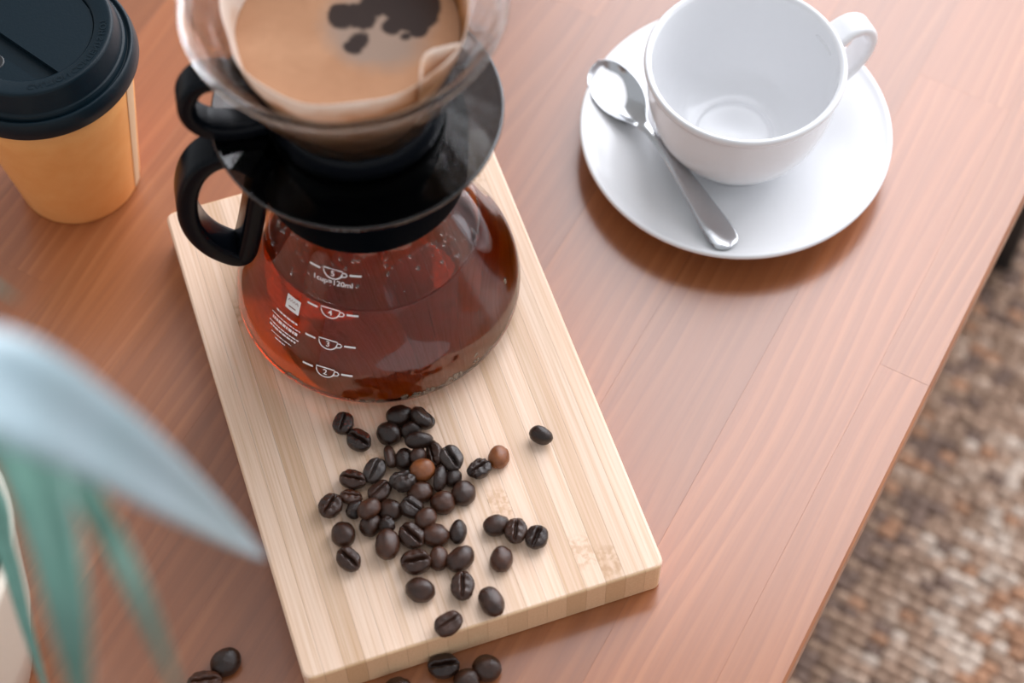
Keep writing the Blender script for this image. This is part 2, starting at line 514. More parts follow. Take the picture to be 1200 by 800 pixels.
for i, a in enumerate(rows):
    for j, o_ in enumerate(cols):
        cx = a + rng.normal(0, 0.0004); cy = o_ + (LEN * 0.2 if i % 2 else 0) + rng.normal(0, 0.0006)
        s = np.array([ROW * 0.56 * rng.uniform(0.9, 1.1), LEN * 0.60 * rng.uniform(0.9, 1.1), 0.0055 * rng.uniform(0.8, 1.2)])
        allv.append(tpl * s + np.array([cx, cy, 0.0045])); allf.append(tf + base); base += len(tpl)
        q = -cy
        pr = np.array([0.32, 0.26, 0.12, 0.06, 0.06, 0.18])
        if 0.055 < q < 0.085: pr = np.array([0.1, 0.30, 0.50, 0.05, 0.0, 0.05])
        if 0.082 < q < 0.108: pr = np.array([0.2, 0.2, 0.05, 0.32, 0.05, 0.15])
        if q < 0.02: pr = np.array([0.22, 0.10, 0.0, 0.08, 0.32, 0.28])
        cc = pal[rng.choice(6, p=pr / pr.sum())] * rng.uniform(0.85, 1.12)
        allc.append(np.tile(np.append(cc, 1.0), (len(tpl), 1)))
V = np.concatenate(allv); F = np.concatenate(allf); CC = np.concatenate(allc)
me = bpy.data.meshes.new('cords')
me.vertices.add(len(V)); me.vertices.foreach_set('co', V.ravel())
me.loops.add(F.size); me.loops.foreach_set('vertex_index', F.ravel())
me.polygons.add(len(F)); me.polygons.foreach_set('loop_start', np.arange(0, F.size, 3))
me.update(calc_edges=True)
at = me.color_attributes.new('cord_colour', 'FLOAT_COLOR', 'POINT')
at.data.foreach_set('color', CC.ravel())
m, nt = new_mat('jute_cord'); b = N(nt)
vc = b('ShaderNodeVertexColor', layer_name='cord_colour')
tc = b('ShaderNodeTexCoord')
nz = b('ShaderNodeTexNoise', {'Vector': b('ShaderNodeMapping', {'Vector': tc.outputs['Object'], 'Scale': (1600, 200, 800)}).outputs[0], 'Scale': 1.0, 'Detail': 3})
c = b.mix(b.math('MULTIPLY', nz.outputs[0], 0.5), vc.outputs[0], (0.16, 0.09, 0.06))
b.out(b('ShaderNodeBsdfPrincipled', {'Base Color': c, 'Roughness': 0.85, 'Specular IOR Level': 0.2, 'Normal': b.bump(nz.outputs[0], 0.6, 0.001)}).outputs[0])
cords = link('woven_cords', me, m, rug, smooth=True); tag(cords, kind='stuff')

# ------------------------------------------------------------------ coffee table
table = empty('coffee_table', P0, GA)
tag(table, 'brown stained pine table top of glued staves with black metal legs', 'table')
bounds = [0, 0.0254, 0.0741, 0.128, 0.184, 0.232, 0.284, 0.334, 0.3839, 0.434, 0.484, 0.534, 0.58, 0.62]
X0, X1 = -0.42, 0.78
TH = 0.022
joints = {1: [0.324], 0: [0.16], 7: [-0.25, 0.35], 8: [0.0138, 0.5], 2: [-0.1, 0.62], 3: [0.30], 4: [-0.2, 0.45], 5: [0.28], 6: [-0.3, 0.2], 9: [-0.2, 0.3], 10: [0.05, 0.5], 11: [-0.15, 0.4], 12: [0.2]}
for i, (y0, y1) in enumerate(zip(bounds, bounds[1:])):
    xs = [X0] + joints.get(i, []) + [X1]
    for x0, x1 in zip(xs, xs[1:]):
        g = 0.00001
        bev = 0.00005
        me = box('plank', -(x1 - x0) / 2 + g, (x1 - x0) / 2 - g, -(y1 - y0) / 2 + g, (y1 - y0) / 2 - g, -TH, 0, bev)
        if i == 0:   # the outer edge of the table is eased
            for v in me.vertices:
                if v.co.y < -(y1 - y0) / 2 + 0.001 and v.co.z > -0.001: v.co.y += 0.0012 if v.co.z > -1e-5 else 0.0; 
            for v in me.vertices:
                if v.co.y < -(y1 - y0) / 2 + 0.0005 and v.co.z > -0.001: v.co.z -= 0.0016
        link('plank', me, M['table'], table, loc=((x0 + x1) / 2, (y0 + y1) / 2, TOP))
for (x, y) in ((-0.38, 0.022), (0.553, 0.019), (-0.38, 0.60), (0.553, 0.60)):
    me = box('leg', -0.011, 0.011, -0.011, 0.011, 0.0, TOP - TH - 0.0112, 0.002)
    link('leg', me, M['leg'], table, loc=(x, y, 0.0112))
for (a0, a1, y) in ((-0.369, 0.542, 0.03), (-0.369, 0.542, 0.60)):
    link('apron', box('apron', a0, a1, y - 0.008, y + 0.008, TOP - TH - 0.03, TOP - TH, 0.001), M['leg'], table)

# ------------------------------------------------------------------ bamboo board
BR = Vector((0.0626, 0.3150)); BL = Vector((-0.0860, 0.26648)); TL = Vector((-0.16091, 0.49578))
ang = math.atan2(BR.y - BL.y, BR.x - BL.x)
BW, BLN, BT = 0.1563, 0.2412, 0.0231
board = empty('bamboo_board', (BL.x, BL.y, TOP), ang)
tag(board, 'pale laminated bamboo serving board under the glass carafe', 'board')
NS = 18
sw = BW / NS
def strip_mesh(x0, x1, first, last):
    """a bamboo strip with its ends eased; the outermost strips have the rounded corners of the board"""
    ch = 0.0011
    def outline(ins):
        R_ = 0.004 - ins * 0.5
        a, c_ = (x0 + (ins if first else 0.00004)), (x1 - (ins if last else 0.00004))
        y0_, y1_ = ins, BLN - ins
        pts = []
        if last:
            for t in range(5):
                q = math.radians(-90 + 22.5 * t); pts.append((c_ - R_ + R_ * math.cos(q), y0_ + R_ + R_ * math.sin(q)))
            for t in range(5):
                q = math.radians(22.5 * t); pts.append((c_ - R_ + R_ * math.cos(q), y1_ - R_ + R_ * math.sin(q)))
        else: pts += [(c_, y0_), (c_, y1_)]
        if first:
            for t in range(5):
                q = math.radians(90 + 22.5 * t); pts.append((a + R_ + R_ * math.cos(q), y1_ - R_ + R_ * math.sin(q)))
            for t in range(5):
                q = math.radians(180 + 22.5 * t); pts.append((a + R_ + R_ * math.cos(q), y0_ + R_ + R_ * math.sin(q)))
        else: pts += [(a, y1_), (a, y0_)]
        return pts
    lev = [(ch, 0), (0, ch), (0, BT - ch), (ch * 0.35, BT - ch * 0.35), (ch, BT)]
    vs, fs = [], []
    for ins, z in lev:
        for p in outline(ins): vs.append((p[0] - (x0 + x1) / 2, p[1] - BLN / 2, z))
    n = len(vs) // len(lev)
    for l in range(len(lev) - 1):
        for k in range(n):
            j = (k + 1) % n
            fs.append((l * n + k, l * n + j, (l + 1) * n + j, (l + 1) * n + k))
    fs.append(tuple(range(n))[::-1]); fs.append(tuple(range((len(lev) - 1) * n, len(lev) * n)))
    return mesh('strip', vs, fs)
mid = None
for i in range(NS):
    x0, x1 = i * sw, (i + 1) * sw
    if 0 < i < NS - 1:
        if mid is None: mid = strip_mesh(x0, x1, False, False); mid.materials.append(M['bamboo'])
        link('strip', mid, None, board, loc=((x0 + x1) / 2, BLN / 2, 0))
    else:
        link('strip', strip_mesh(x0, x1, i == 0, i == NS - 1), M['bamboo'], board, loc=((x0 + x1) / 2, BLN / 2, 0))
ZB = 0.0231

# ------------------------------------------------------------------ carafe
KX, KY = -0.05935, 0.4527
carafe = empty('coffee_carafe', (KX, KY, TOP))
tag(carafe, 'round glass carafe of coffee with black collar and cup marks on the board', 'carafe')
OUT = [(0.0, 0.0240), (0.030, 0.0238), (0.046, 0.0233), (0.054, 0.0235), (0.0600, 0.0262), (0.0628, 0.0305), (0.0636, 0.0360), (0.0612, 0.0465), (0.0548, 0.0600), (0.0470, 0.0790), (0.0390, 0.1000), (0.0360, 0.1130), (0.0365, 0.1250)]
out = smooth_prof(OUT, 5)
TK = 0.0011
inner = []
for i, p in enumerate(out):
    a = Vector(out[max(0, i - 1)]); c_ = Vector(out[min(len(out) - 1, i + 1)])
    t = (c_ - a).normalized(); n = Vector((-t.y, t.x))
    inner.append((max(0.0, p[0] + n.x * TK), p[1] + n.y * TK))
inner[0] = (0.0, out[0][1] + TK)
glass = link('glass_body', lathe('glass_body', out + inner[::-1], 128), M['glass'], carafe, smooth=True)
LEVEL = 0.0800
liq = [(max(0, r + 0.0002), z - 0.0002) for r, z in inner if z < LEVEL - 0.0005]
liq[0] = (0.0, liq[0][1])
rl = np.interp(LEVEL, [p[1] for p in inner[25:]], [p[0] for p in inner[25:]]) + 0.0002
liq = liq + [(rl, LEVEL), (rl - 0.001, LEVEL - 0.0006), (rl - 0.003, LEVEL - 0.0009), (0.0, LEVEL - 0.0009)]
link('coffee', lathe('coffee', liq, 128), M['coffee'], carafe, smooth=True)
# black collar
col = [(0.0375, 0.1160), (0.0400, 0.1155), (0.0418, 0.1168), (0.0424, 0.1190), (0.0430, 0.1300), (0.0432, 0.1470), (0.0420, 0.1500), (0.0380, 0.1510), (0.0, 0.1510)]
link('collar', lathe('collar', col + [], 96), M['collar'], carafe, smooth=True)


def handle_pts(pts, phi, off=0.0, n=8):
    c_, s_ = math.cos(phi), math.sin(phi)
    q = smooth_prof(pts, n)
    return [Vector((r * c_, r * s_, z)) for r, z in q]


PHI = math.radians(190)
Bn = Vector((-math.sin(PHI), math.cos(PHI), 0))
lower = [(0.040, 0.1300), (0.050, 0.1420), (0.0585, 0.1440), (0.0670, 0.1370), (0.0725, 0.1240), (0.0745, 0.1080), (0.0725, 0.0945), (0.0680, 0.0840), (0.0620, 0.0765), (0.0580, 0.0740), (0.0552, 0.0760), (0.0525, 0.0840), (0.0485, 0.1000), (0.0450, 0.1150), (0.0405, 0.1280)]
link('handle', sweep('handle', handle_pts(lower, PHI), rrect(0.0088, 0.0155, 0.0026), Bn), M['black'], carafe, smooth=True)


# ---- white print on the glass
def rad_at(z):
    zz = [p[1] for p in out[25:]]; rr = [p[0] for p in out[25:]]
    return float(np.interp(z, zz, rr))
def wrap(verts, az, z0):
    res = []
    dr = (rad_at(z0 + 0.002) - rad_at(z0 - 0.002)) / 0.004
    cs = 1 / math.sqrt(1 + dr * dr)
    for (x, y) in verts:
        z = z0 + y * cs
        r = rad_at(z) + 0.00018
        a = az + x / r
        res.append((r * math.cos(a), r * math.sin(a), z))
    return res
def ribbon(pts, w, closed=False):
    vs, fs = [], []
    n = len(pts)
    for i in range(n):
        a = Vector(pts[i - 1] if (i or closed) else pts[i]); c_ = Vector(pts[(i + 1) % n] if (closed or i < n - 1) else pts[i])
        t = (c_ - a).normalized(); nn = Vector((-t.y, t.x)) * w / 2
        vs += [(pts[i][0] + nn.x, pts[i][1] + nn.y), (pts[i][0] - nn.x, pts[i][1] - nn.y)]
    for i in range(n if closed else n - 1):
        j = (i + 1) % n
        fs.append((2 * i, 2 * i + 1, 2 * j + 1, 2 * j))
    return vs, fs
def text2d(s, size, align='CENTER'):
    cu = bpy.data.curves.new('txt', 'FONT'); cu.body = s; cu.size = size; cu.align_x = align; cu.align_y = 'CENTER'
    cu.offset = size * 0.012
    o = bpy.data.objects.new('txt', cu); COL.objects.link(o)
    bpy.context.view_layer.update()
    me = bpy.data.meshes.new_from_object(o.evaluated_get(bpy.context.evaluated_depsgraph_get()))
    vs = [(v.co.x, v.co.y) for v in me.vertices]; fs = [tuple(p.vertices) for p in me.polygons]
    bpy.data.objects.remove(o); bpy.data.curves.remove(cu); bpy.data.meshes.remove(me)
    return vs, fs
def shift(vf, dx, dy): return [(x + dx, y + dy) for x, y in vf[0]], vf[1]
def merge(*items):
    vs, fs = [], []
    for v, f in items:
        k = len(vs); vs += v; fs += [tuple(i + k for i in q) for q in f]
    return vs, fs
def bar(x0, x1, y, w): return ribbon([(x0 + (x1 - x0) * i / 6, y) for i in range(7)], w)
def put(name, vf, az, z0, mat=None):
    me = bpy.data.meshes.new(name); me.from_pydata(wrap(vf[0], az, z0), [], vf[1])
    o = link(name, me, mat or M['print'], carafe)
    return o
AZ = math.radians(-110)
for num, z in (('2', 0.0483), ('3', 0.0617), ('4', 0.0772), ('5', 0.0965)):
    w_ = 0.0042
    cupo = [(-w_, 0.0019)] + [(-w_ * math.cos(t * PI / 10) , 0.0017 - 0.0046 * math.sin(t * PI / 10) ** 0.8) for t in range(1, 10)] + [(w_, 0.0019)]
    ear = [(w_ * 0.98, 0.0012), (w_ + 0.0012, 0.0013), (w_ + 0.0020, 0.0004), (w_ + 0.0014, -0.0006), (w_ * 0.82, -0.0010)]
    items = [ribbon(cupo, 0.0006, True), ribbon(ear, 0.0006), shift(text2d(num, 0.0040), 0, -0.0003),
             bar(-0.0108, -0.0058, 0.0006, 0.0010), bar(0.0072, 0.0122, 0.0006, 0.0010)]
    put('level_mark', merge(*items), AZ, z)
put('level_mark', shift(text2d('1cup=120ml', 0.0036), 0, 0), AZ, 0.0920)
# the square emblem with rows of tiny lettering beside the scale
AZ2 = math.radians(-131)
sq = merge(*[bar(-0.0038, 0.0038, 0.0034 - 0.00085 * k, 0.00087) for k in range(9)])
put('emblem', sq, AZ2, 0.0720)
zz = [(-0.0028 + 0.0007 * k, 0.0016 + (0.0007 if k % 2 else -0.0007)) for k in range(9)]
def raise_(o, dr=0.00012):
    for v in o.data.vertices:
        l = math.hypot(v.co.x, v.co.y); v.co.x *= (l + dr) / l; v.co.y *= (l + dr) / l
raise_(put('emblem_mark', merge(ribbon(zz, 0.0004), bar(-0.002, 0.002, -0.0018, 0.0006)), AZ2, 0.0720, M['printdark']))
rows_ = []
rnd = random.Random(5)
for (y, ww, h) in ((0.0060, 0.0062, 0.0010), (0.0030, 0.0084, 0.0006), (0.0008, 0.0074, 0.0015), (-0.0020, 0.0088, 0.0006), (-0.0036, 0.0080, 0.0009), (-0.0062, 0.0060, 0.0005), (-0.0080, 0.0030, 0.0006)):
    x = -ww
    while x < ww:
        l = rnd.uniform(0.0006, 0.0022)
        rows_.append(ribbon([(x, y), (min(ww, x + l), y)], h)); x += l + 0.0004
put('small_print', merge(*rows_), math.radians(-133), 0.0585)


# droplets on the glass above the coffee and foam bubbles at its edge
def blob_cloud(name, spots, mat, parent, seg=8, rings=6):
    vs, fs = [], []
    for (p, r) in spots:
        k = len(vs)
        vs.append((p[0], p[1], p[2] + r))
        for i in range(1, rings):
            th = PI * i / rings
            for j in range(seg):
                ph = 2 * PI * j / seg
                vs.append((p[0] + r * math.sin(th) * math.cos(ph), p[1] + r * math.sin(th) * math.sin(ph), p[2] + r * math.cos(th)))
        vs.append((p[0], p[1], p[2] - r))
        for j in range(seg):
            l = (j + 1) % seg
            fs.append((k, k + 1 + j, k + 1 + l))
            for i in range(rings - 2):
                a = k + 1 + i * seg
                fs.append((a + j, a + seg + j, a + seg + l, a + l))
            a = k + 1 + (rings - 2) * seg
            fs.append((a + j, len(vs) - 1, a + l))
    me = bpy.data.meshes.new(name); me.from_pydata(vs, [], fs)
    o = link(name, me, mat, parent, smooth=True)
    return o
m, nt = new_mat('water_drop'); b = N(nt)
b.out(b('ShaderNodeBsdfGlass', {'IOR': 1.33, 'Roughness': 0.02}).outputs[0])
M['drop'] = m
rnd = random.Random(11)
sp_ = []
for _ in range(150):
    a = math.radians(rnd.uniform(-175, -20)) if rnd.random() < 0.75 else math.radians(rnd.uniform(-60, 40))
    z = rnd.uniform(0.083, 0.113)
    r = rad_at(z) - 0.0018
    sp_.append(((r * math.cos(a), r * math.sin(a), z), rnd.choice([0.0003, 0.0004, 0.0005, 0.0008])))
tag(blob_cloud('droplets', sp_, M['drop'], carafe), kind='stuff')
sp_ = []
m, nt = new_mat('foam_bubble'); b = N(nt)
tr = b('ShaderNodeBsdfTransparent', {'Color': (0.85, 0.66, 0.48, 1)}); gl = b('ShaderNodeBsdfGlossy', {'Roughness': 0.05})
lw = b('ShaderNodeLayerWeight', {'Blend': 0.35})
fm = b('ShaderNodeMixShader', {0: 0.45, 1: tr.outputs[0], 2: b('ShaderNodeBsdfDiffuse', {'Color': (0.80, 0.62, 0.46, 1)}).outputs[0]})
b.out(b('ShaderNodeMixShader', {0: lw.outputs['Facing'], 1: fm.outputs[0], 2: gl.outputs[0]}).outputs[0])
M['foam'] = m
for (a0, da, n_, zc) in ((-124, 4, 26, 0.0345), (-73, 7, 60, 0.0330), (-58, 4, 22, 0.0345), (-100, 3, 8, 0.0320), (-92, 2, 8, 0.0320), (-15, 1.5, 3, 0.050), (-47, 2, 6, 0.038)):
    for _ in range(n_):
        a = math.radians(a0 + rnd.uniform(-da, da)); z = zc + rnd.uniform(-0.002, 0.002)
        r = (rad_at(z) - 0.0013) / 0.955
        sp_.append(((r * math.cos(a), r * math.sin(a), z), rnd.uniform(0.0004, 0.0011)))
sp_ = [((p[0] * 0.955, p[1] * 0.955, p[2]), r) for p, r in sp_]
tag(blob_cloud('foam_bubbles', sp_, M['foam'], carafe), kind='stuff')

# ------------------------------------------------------------------ dripper
drip = empty('pour_over_dripper', (KX, KY, TOP))
tag(drip, 'ribbed glass pour-over dripper full of brewing coffee, on top of the carafe', 'dripper')
ZP = 0.1577
plate = [(0.0, ZP - 0.0040), (0.030, ZP - 0.0040), (0.0545, ZP - 0.0028), (0.0572, ZP - 0.0020), (0.0578, ZP), (0.0574, ZP + 0.0006), (0.0562, ZP + 0.0002), (0.0545, ZP - 0.0010), (0.030, ZP - 0.0022), (0.0, ZP - 0.0022)]
link('base_plate', lathe('base_plate', plate, 128), M['smoke'], drip, smooth=True)
hub = [(0.0, ZP - 0.0021), (0.0345, ZP - 0.0021), (0.0340, ZP + 0.0030), (0.0325, ZP + 0.0070), (0.0318, ZP + 0.0080), (0.0300, ZP + 0.0072), (0.0250, ZP + 0.001), (0.0, ZP + 0.001)]
link('holder_ring', lathe('holder_ring', hub, 96), M['black'], drip, smooth=True)
upper = [(0.036, 0.1600), (0.046, 0.1590), (0.0550, 0.1610), (0.0615, 0.1660), (0.0645, 0.1740), (0.0635, 0.1825), (0.0585, 0.1895), (0.0510, 0.1905), (0.0440, 0.1860), (0.0370, 0.1770), (0.0325, 0.1670)]
link('handle', sweep('handle', handle_pts(upper, PHI), rrect(0.0072, 0.0130, 0.0024), Bn), M['black'], drip, smooth=True)
# glass cone with spiral ribs
def cone_r(z): return 0.0601 - (0.2239 - z) * 0.488
zs = [ZP + 0.0025 + (0.2239 - ZP - 0.0025) * i / 26 for i in range(27)]
outer = [(cone_r(z), z) for z in zs]
prof = [(outer[0][0] - 0.004, zs[0])] + outer[:-1] + [(0.0601, 0.2215), (0.0606, 0.2232), (0.0600, 0.2241), (0.0588, 0.2238)]
inn = [(cone_r(z) - 0.0034, z) for z in zs[:-1]][::-1]
prof = prof + inn
def ribs(a, i, z):
    if 1 <= i <= 24:
        f = min(1, (0.221 - z) / 0.02) if z > 0.201 else 1
        tw = (z - ZP) * 22
        return 0.0010 * max(0, f) * (0.5 + 0.5 * math.cos(14 * (a + tw))) ** 3
    if i > 28: return -0.0004 * (0.5 + 0.5 * math.cos(14 * (a + (z - ZP) * 22))) ** 2
    return 0
m, nt = new_mat('dripper_glass'); b = N(nt)
gs = b('ShaderNodeBsdfGlass', {'IOR': 1.46, 'Roughness': 0.02, 'Color': (0.985, 0.98, 0.975, 1)})
b.out(b('ShaderNodeMixShader', {0: 0.55, 1: gs.outputs[0], 2: b('ShaderNodeBsdfTransparent').outputs[0]}).outputs[0])
M['coneglass'] = m
link('glass_cone', lathe('glass_cone', prof, 168, ribs), M['coneglass'], drip, smooth=True)
# paper filter, slightly wavy, standing below the rim
vs, fs = [], []
SEG, RN = 120, 16
for i in range(RN + 1):
    for k in range(SEG):
        a = 2 * PI * k / SEG
        zt = 0.2180 + 0.0012 * math.sin(3 * a + 1) + 0.0008 * math.sin(7 * a)
        z = 0.1640 + (zt - 0.1640) * i / RN
        r = cone_r(z) - 0.0047 - 0.0072 * (i / RN) ** 2.2 * (1 + 0.06 * math.sin(9 * a + 2) + 0.10 * math.sin(4 * a))
        vs.append((r * math.cos(a), r * math.sin(a), z))
for i in range(RN):
    for k in range(SEG):
        j = (k + 1) % SEG
        fs.append((i * SEG + k, i * SEG + j, (i + 1) * SEG + j, (i + 1) * SEG + k))
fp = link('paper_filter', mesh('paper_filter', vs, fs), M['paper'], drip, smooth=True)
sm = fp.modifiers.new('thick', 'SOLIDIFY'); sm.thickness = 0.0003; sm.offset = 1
# the folded seam flap of the filter, leaning inwards at the right
vs, fs = [], []
fa = math.radians(-38)
for i in range(9):
    t = i / 8
    for j in range(7):
        s_ = j / 6
        a = fa + (s_ - 0.5) * 0.50
        z = 0.2000 + 0.0180 * t
        r = cone_r(z) - 0.0072 - 0.004 * t ** 2 - 0.008 * math.sin(PI * s_) * t ** 1.2
        vs.append((r * math.cos(a), r * math.sin(a), z + 0.001 * math.sin(PI * s_)))
for i in range(8):
    for j in range(6):
        fs.append((i * 7 + j, i * 7 + j + 1, (i + 1) * 7 + j + 1, (i + 1) * 7 + j))
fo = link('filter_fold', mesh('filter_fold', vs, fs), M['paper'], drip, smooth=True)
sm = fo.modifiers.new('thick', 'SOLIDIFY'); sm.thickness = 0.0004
# slurry
ZS = 0.2035
rs = cone_r(ZS) - 0.0075
cr = [(0.0, ZS - 0.0008)] + [(rs * t, ZS - 0.0008 + 0.0008 * t ** 4) for t in (0.2, 0.4, 0.6, 0.8, 0.9, 0.97, 1.0)] + [(cone_r(0.175) - 0.0062, 0.175), (0.0, 0.175)]
sl = link('coffee_slurry', lathe('coffee_slurry', cr, 96), M['crema'], drip, smooth=True)

# ------------------------------------------------------------------ takeaway cup
LX, LY = -0.20902, 0.53502
tk = empty('takeaway_cup', (LX, LY, TOP))
tag(tk, 'brown kraft paper takeaway cup with a black plastic lid', 'cup')
body = [(0.0, 0.0040), (0.0265, 0.0040), (0.0272, 0.0), (0.0286, 0.0), (0.0290, 0.0015)] + [(0.0290 + (0.0415 - 0.0290) * t, 0.0015 + 0.0905 * t) for t in (0.25, 0.5, 0.75, 1)] + [(0.0405, 0.092), (0.0, 0.092)]
link('paper_body', lathe('paper_body', body, 96), M['kraft'], tk, smooth=True)
vs, fs = [], []
for i in range(9):
    t = i / 8
    r = 0.0290 + (0.0415 - 0.0290) * t + 0.00035
    for j in range(7):
        a = math.radians(-17 + 15 * j / 6)
        for q in (0, 1):
            rr = r - 0.0004 * q - (0.0003 if j == 6 and not q else 0)
            vs.append((rr * math.cos(a), rr * math.sin(a), 0.0015 + 0.0905 * t))
def id_(i, j, q): return (i * 7 + j) * 2 + q
for i in range(8):
    for j in range(6):
        fs.append((id_(i, j, 0), id_(i, j + 1, 0), id_(i + 1, j + 1, 0), id_(i + 1, j, 0)))
        fs.append((id_(i, j, 1), id_(i + 1, j, 1), id_(i + 1, j + 1, 1), id_(i, j + 1, 1)))
    fs.append((id_(i, 0, 0), id_(i + 1, 0, 0), id_(i + 1, 0, 1), id_(i, 0, 1)))
    fs.append((id_(i, 6, 0), id_(i, 6, 1), id_(i + 1, 6, 1), id_(i + 1, 6, 0)))
link('seam_flap', mesh('seam_flap', vs, fs), M['kraftlight'], tk)
ld = [(0.0412, 0.0880), (0.0436, 0.0872), (0.0443, 0.0884), (0.0440, 0.0925), (0.0432, 0.0965), (0.0424, 0.0975), (0.0414, 0.0972), (0.0406, 0.0955), (0.0402, 0.0958), (0.0398, 0.0985), (0.0394, 0.0990), (0.0389, 0.0988), (0.0387, 0.0994), (0.0368, 0.1085), (0.0364, 0.1096), (0.0357, 0.1100), (0.0345, 0.1099), (0.0288, 0.1093), (0.0280, 0.1088), (0.0276, 0.1060), (0.0270, 0.1052), (0.0255, 0.1050), (0.0, 0.1050)]
# the lid top is a lathe with the drinking trench pressed into it
def lid_mesh():
    me = lathe('lid', ld[:-1] + [(0.0255 * (1 - t / 14) , 0.1050) for t in range(1, 14)] + [(0.0, 0.1050)], 120)
    return me
lidm = link('lid', lid_mesh(), M['lid'], tk, smooth=True)
# trench: bars running towards the viewer's right on the sunken disc
td = pix(0, 42, z=0.105) - Vector((LX, LY, TOP)); te = pix(65, 86, z=0.105) - Vector((LX, LY, TOP))
dirv = (te - td); dirv.z = 0; dirv.normalize(); nrm = Vector((dirv.y, -dirv.x, 0))
if nrm.dot(Vector((-1, -1, 0))) < 0: nrm = -nrm
oa = nrm.dot(Vector((te.x, te.y, 0)))
def chord_slab(o0, o1, z, rad, zb):
    """a slab of the disc between two parallel chords, its top at z"""
    pts = []
    n = 14
    for k in range(n + 1):
        o_ = o0 + (o1 - o0) * k / n
        h = math.sqrt(max(0, rad * rad - o_ * o_)); pts.append(nrm * o_ + dirv * h)
    for k in range(n + 1):
        o_ = o1 + (o0 - o1) * k / n
        h = math.sqrt(max(0, rad * rad - o_ * o_)); pts.append(nrm * o_ - dirv * h)
    vs = [(p.x, p.y, z) for p in pts] + [(p.x, p.y, zb) for p in pts]
    m_ = len(pts)
    fs = [tuple(range(m_)), tuple(range(m_, 2 * m_))[::-1]] + [(k, (k + 1) % m_, (k + 1) % m_ + m_, k + m_) for k in range(m_)]
    return mesh('ledge', vs, fs)
link('lid_disc', chord_slab(-0.0274, oa, 0.1082, 0.0276, 0.1049), M['lid'], tk)
link('sip_ledge', chord_slab(oa + 0.0085, 0.0274, 0.1078, 0.0276, 0.1049), M['lid'], tk)
hole = lathe('sip_hole', [(0.0, 0.1079), (0.0032, 0.1079), (0.0036, 0.1082), (0.0042, 0.1082), (0.0045, 0.1076)], 24)
ho = link('sip_hole', hole, M['leg'], tk, smooth=True, loc=nrm * 0.0215)
# raised lettering round the lid
vf = text2d('CAUTION CONTENTS HOT', 0.0042)
RR = 0.0322
vs = []
for x, y in vf[0]:
    a = math.radians(-38) + x / RR * 1.0
    r = RR + y
    vs.append((r * math.cos(a), r * math.sin(a), 0.1100))
link('lettering', mesh('lettering', vs, vf[1]), M['lid'], tk)

# ------------------------------------------------------------------ saucer, cup, spoon
SX, SY = 0.10921, 0.54494
sau = [(0.0, 0.0028), (0.022, 0.0028), (0.0255, 0.0), (0.0285, 0.0), (0.0300, 0.0030), (0.0450, 0.0068), (0.0620, 0.0125), (0.0735, 0.0158), (0.0750, 0.0170), (0.0747, 0.0184), (0.0732, 0.0186), (0.0700, 0.0170), (0.0620, 0.0152), (0.0450, 0.0096), (0.0310, 0.0066), (0.0262, 0.0062), (0.0250, 0.0052), (0.0, 0.0052)]
s = link('saucer', lathe('saucer', smooth_prof(sau, 3)[:], 128), M['white'], smooth=True, loc=(SX, SY, TOP))
tag(s, 'round white porcelain saucer holding the coffee cup and spoon', 'saucer')
cup = empty('coffee_cup', (SX, SY, TOP))
tag(cup, 'empty white porcelain coffee cup on the saucer', 'cup')
cp = [(0.0, 0.0075), (0.0195, 0.0075), (0.0210, 0.0056), (0.0238, 0.0056), (0.0246, 0.0068), (0.0244, 0.0092), (0.0262, 0.0106), (0.0330, 0.0165), (0.0385, 0.0250), (0.0420, 0.0355), (0.0440, 0.0470), (0.0449, 0.0590), (0.0455, 0.0622), (0.0465, 0.0645), (0.0467, 0.0662), (0.0460, 0.0676), (0.0448, 0.0677), (0.0436, 0.0664), (0.0431, 0.0640), (0.0422, 0.0480), (0.0400, 0.0350), (0.0362, 0.0250), (0.0300, 0.0178), (0.0235, 0.0145), (0.0190, 0.0138), (0.0178, 0.0126), (0.0100, 0.0120), (0.0, 0.0119)]
link('cup_body', lathe('cup_body', smooth_prof(cp, 3), 128), M['white'], cup, smooth=True)
PC = math.radians(24)
Bc = Vector((-math.sin(PC), math.cos(PC), 0))
hp = [(0.0435, 0.0560), (0.0500, 0.0625), (0.0570, 0.0645), (0.0635, 0.0610), (0.0668, 0.0530), (0.0650, 0.0430), (0.0580, 0.0340), (0.0490, 0.0290), (0.0400, 0.0265)]
link('handle', sweep('handle', handle_pts(hp, PC), lambda t: rrect(0.0055, 0.0150 - 0.003 * math.sin(PI * t), 0.0022, 5), Bc), M['white'], cup, smooth=True)

tip = Vector((0.0445, 0.5845)); end = Vector((0.1015, 0.4750))
spd = (end - tip); SL = spd.length; spd /= SL
spr = Vector((-spd.y, spd.x))
ST = [(0.0, 0.0004, 0.0208, 0.0), (0.0015, 0.0042, 0.0204, .0010), (0.005, 0.0078, 0.0196, .0028), (0.011, 0.0102, 0.0188, .0047), (0.018, 0.0109, 0.0184, .0056), (0.026, 0.0100, 0.0182, .0052), (0.033, 0.0074, 0.0184, .0034), (0.038, 0.0046, 0.0188, .0016), (0.042, 0.0030, 0.0194, .0004), (0.048, 0.0022, 0.0204, 0), (0.058, 0.0021, 0.0224, 0), (0.070, 0.0028, 0.0236, 0), (0.085, 0.0040, 0.0228, 0), (0.100, 0.0051, 0.0210, 0), (0.112, 0.0058, 0.0200, 0), (SL - 0.004, 0.0056, 0.0196, 0), (SL - 0.001, 0.0036, 0.0194, 0), (SL, 0.0006, 0.0194, 0)]
pz = smooth_prof([Vector((a, w, 0)) for a, w, z, d_ in ST], 1)
fine = []
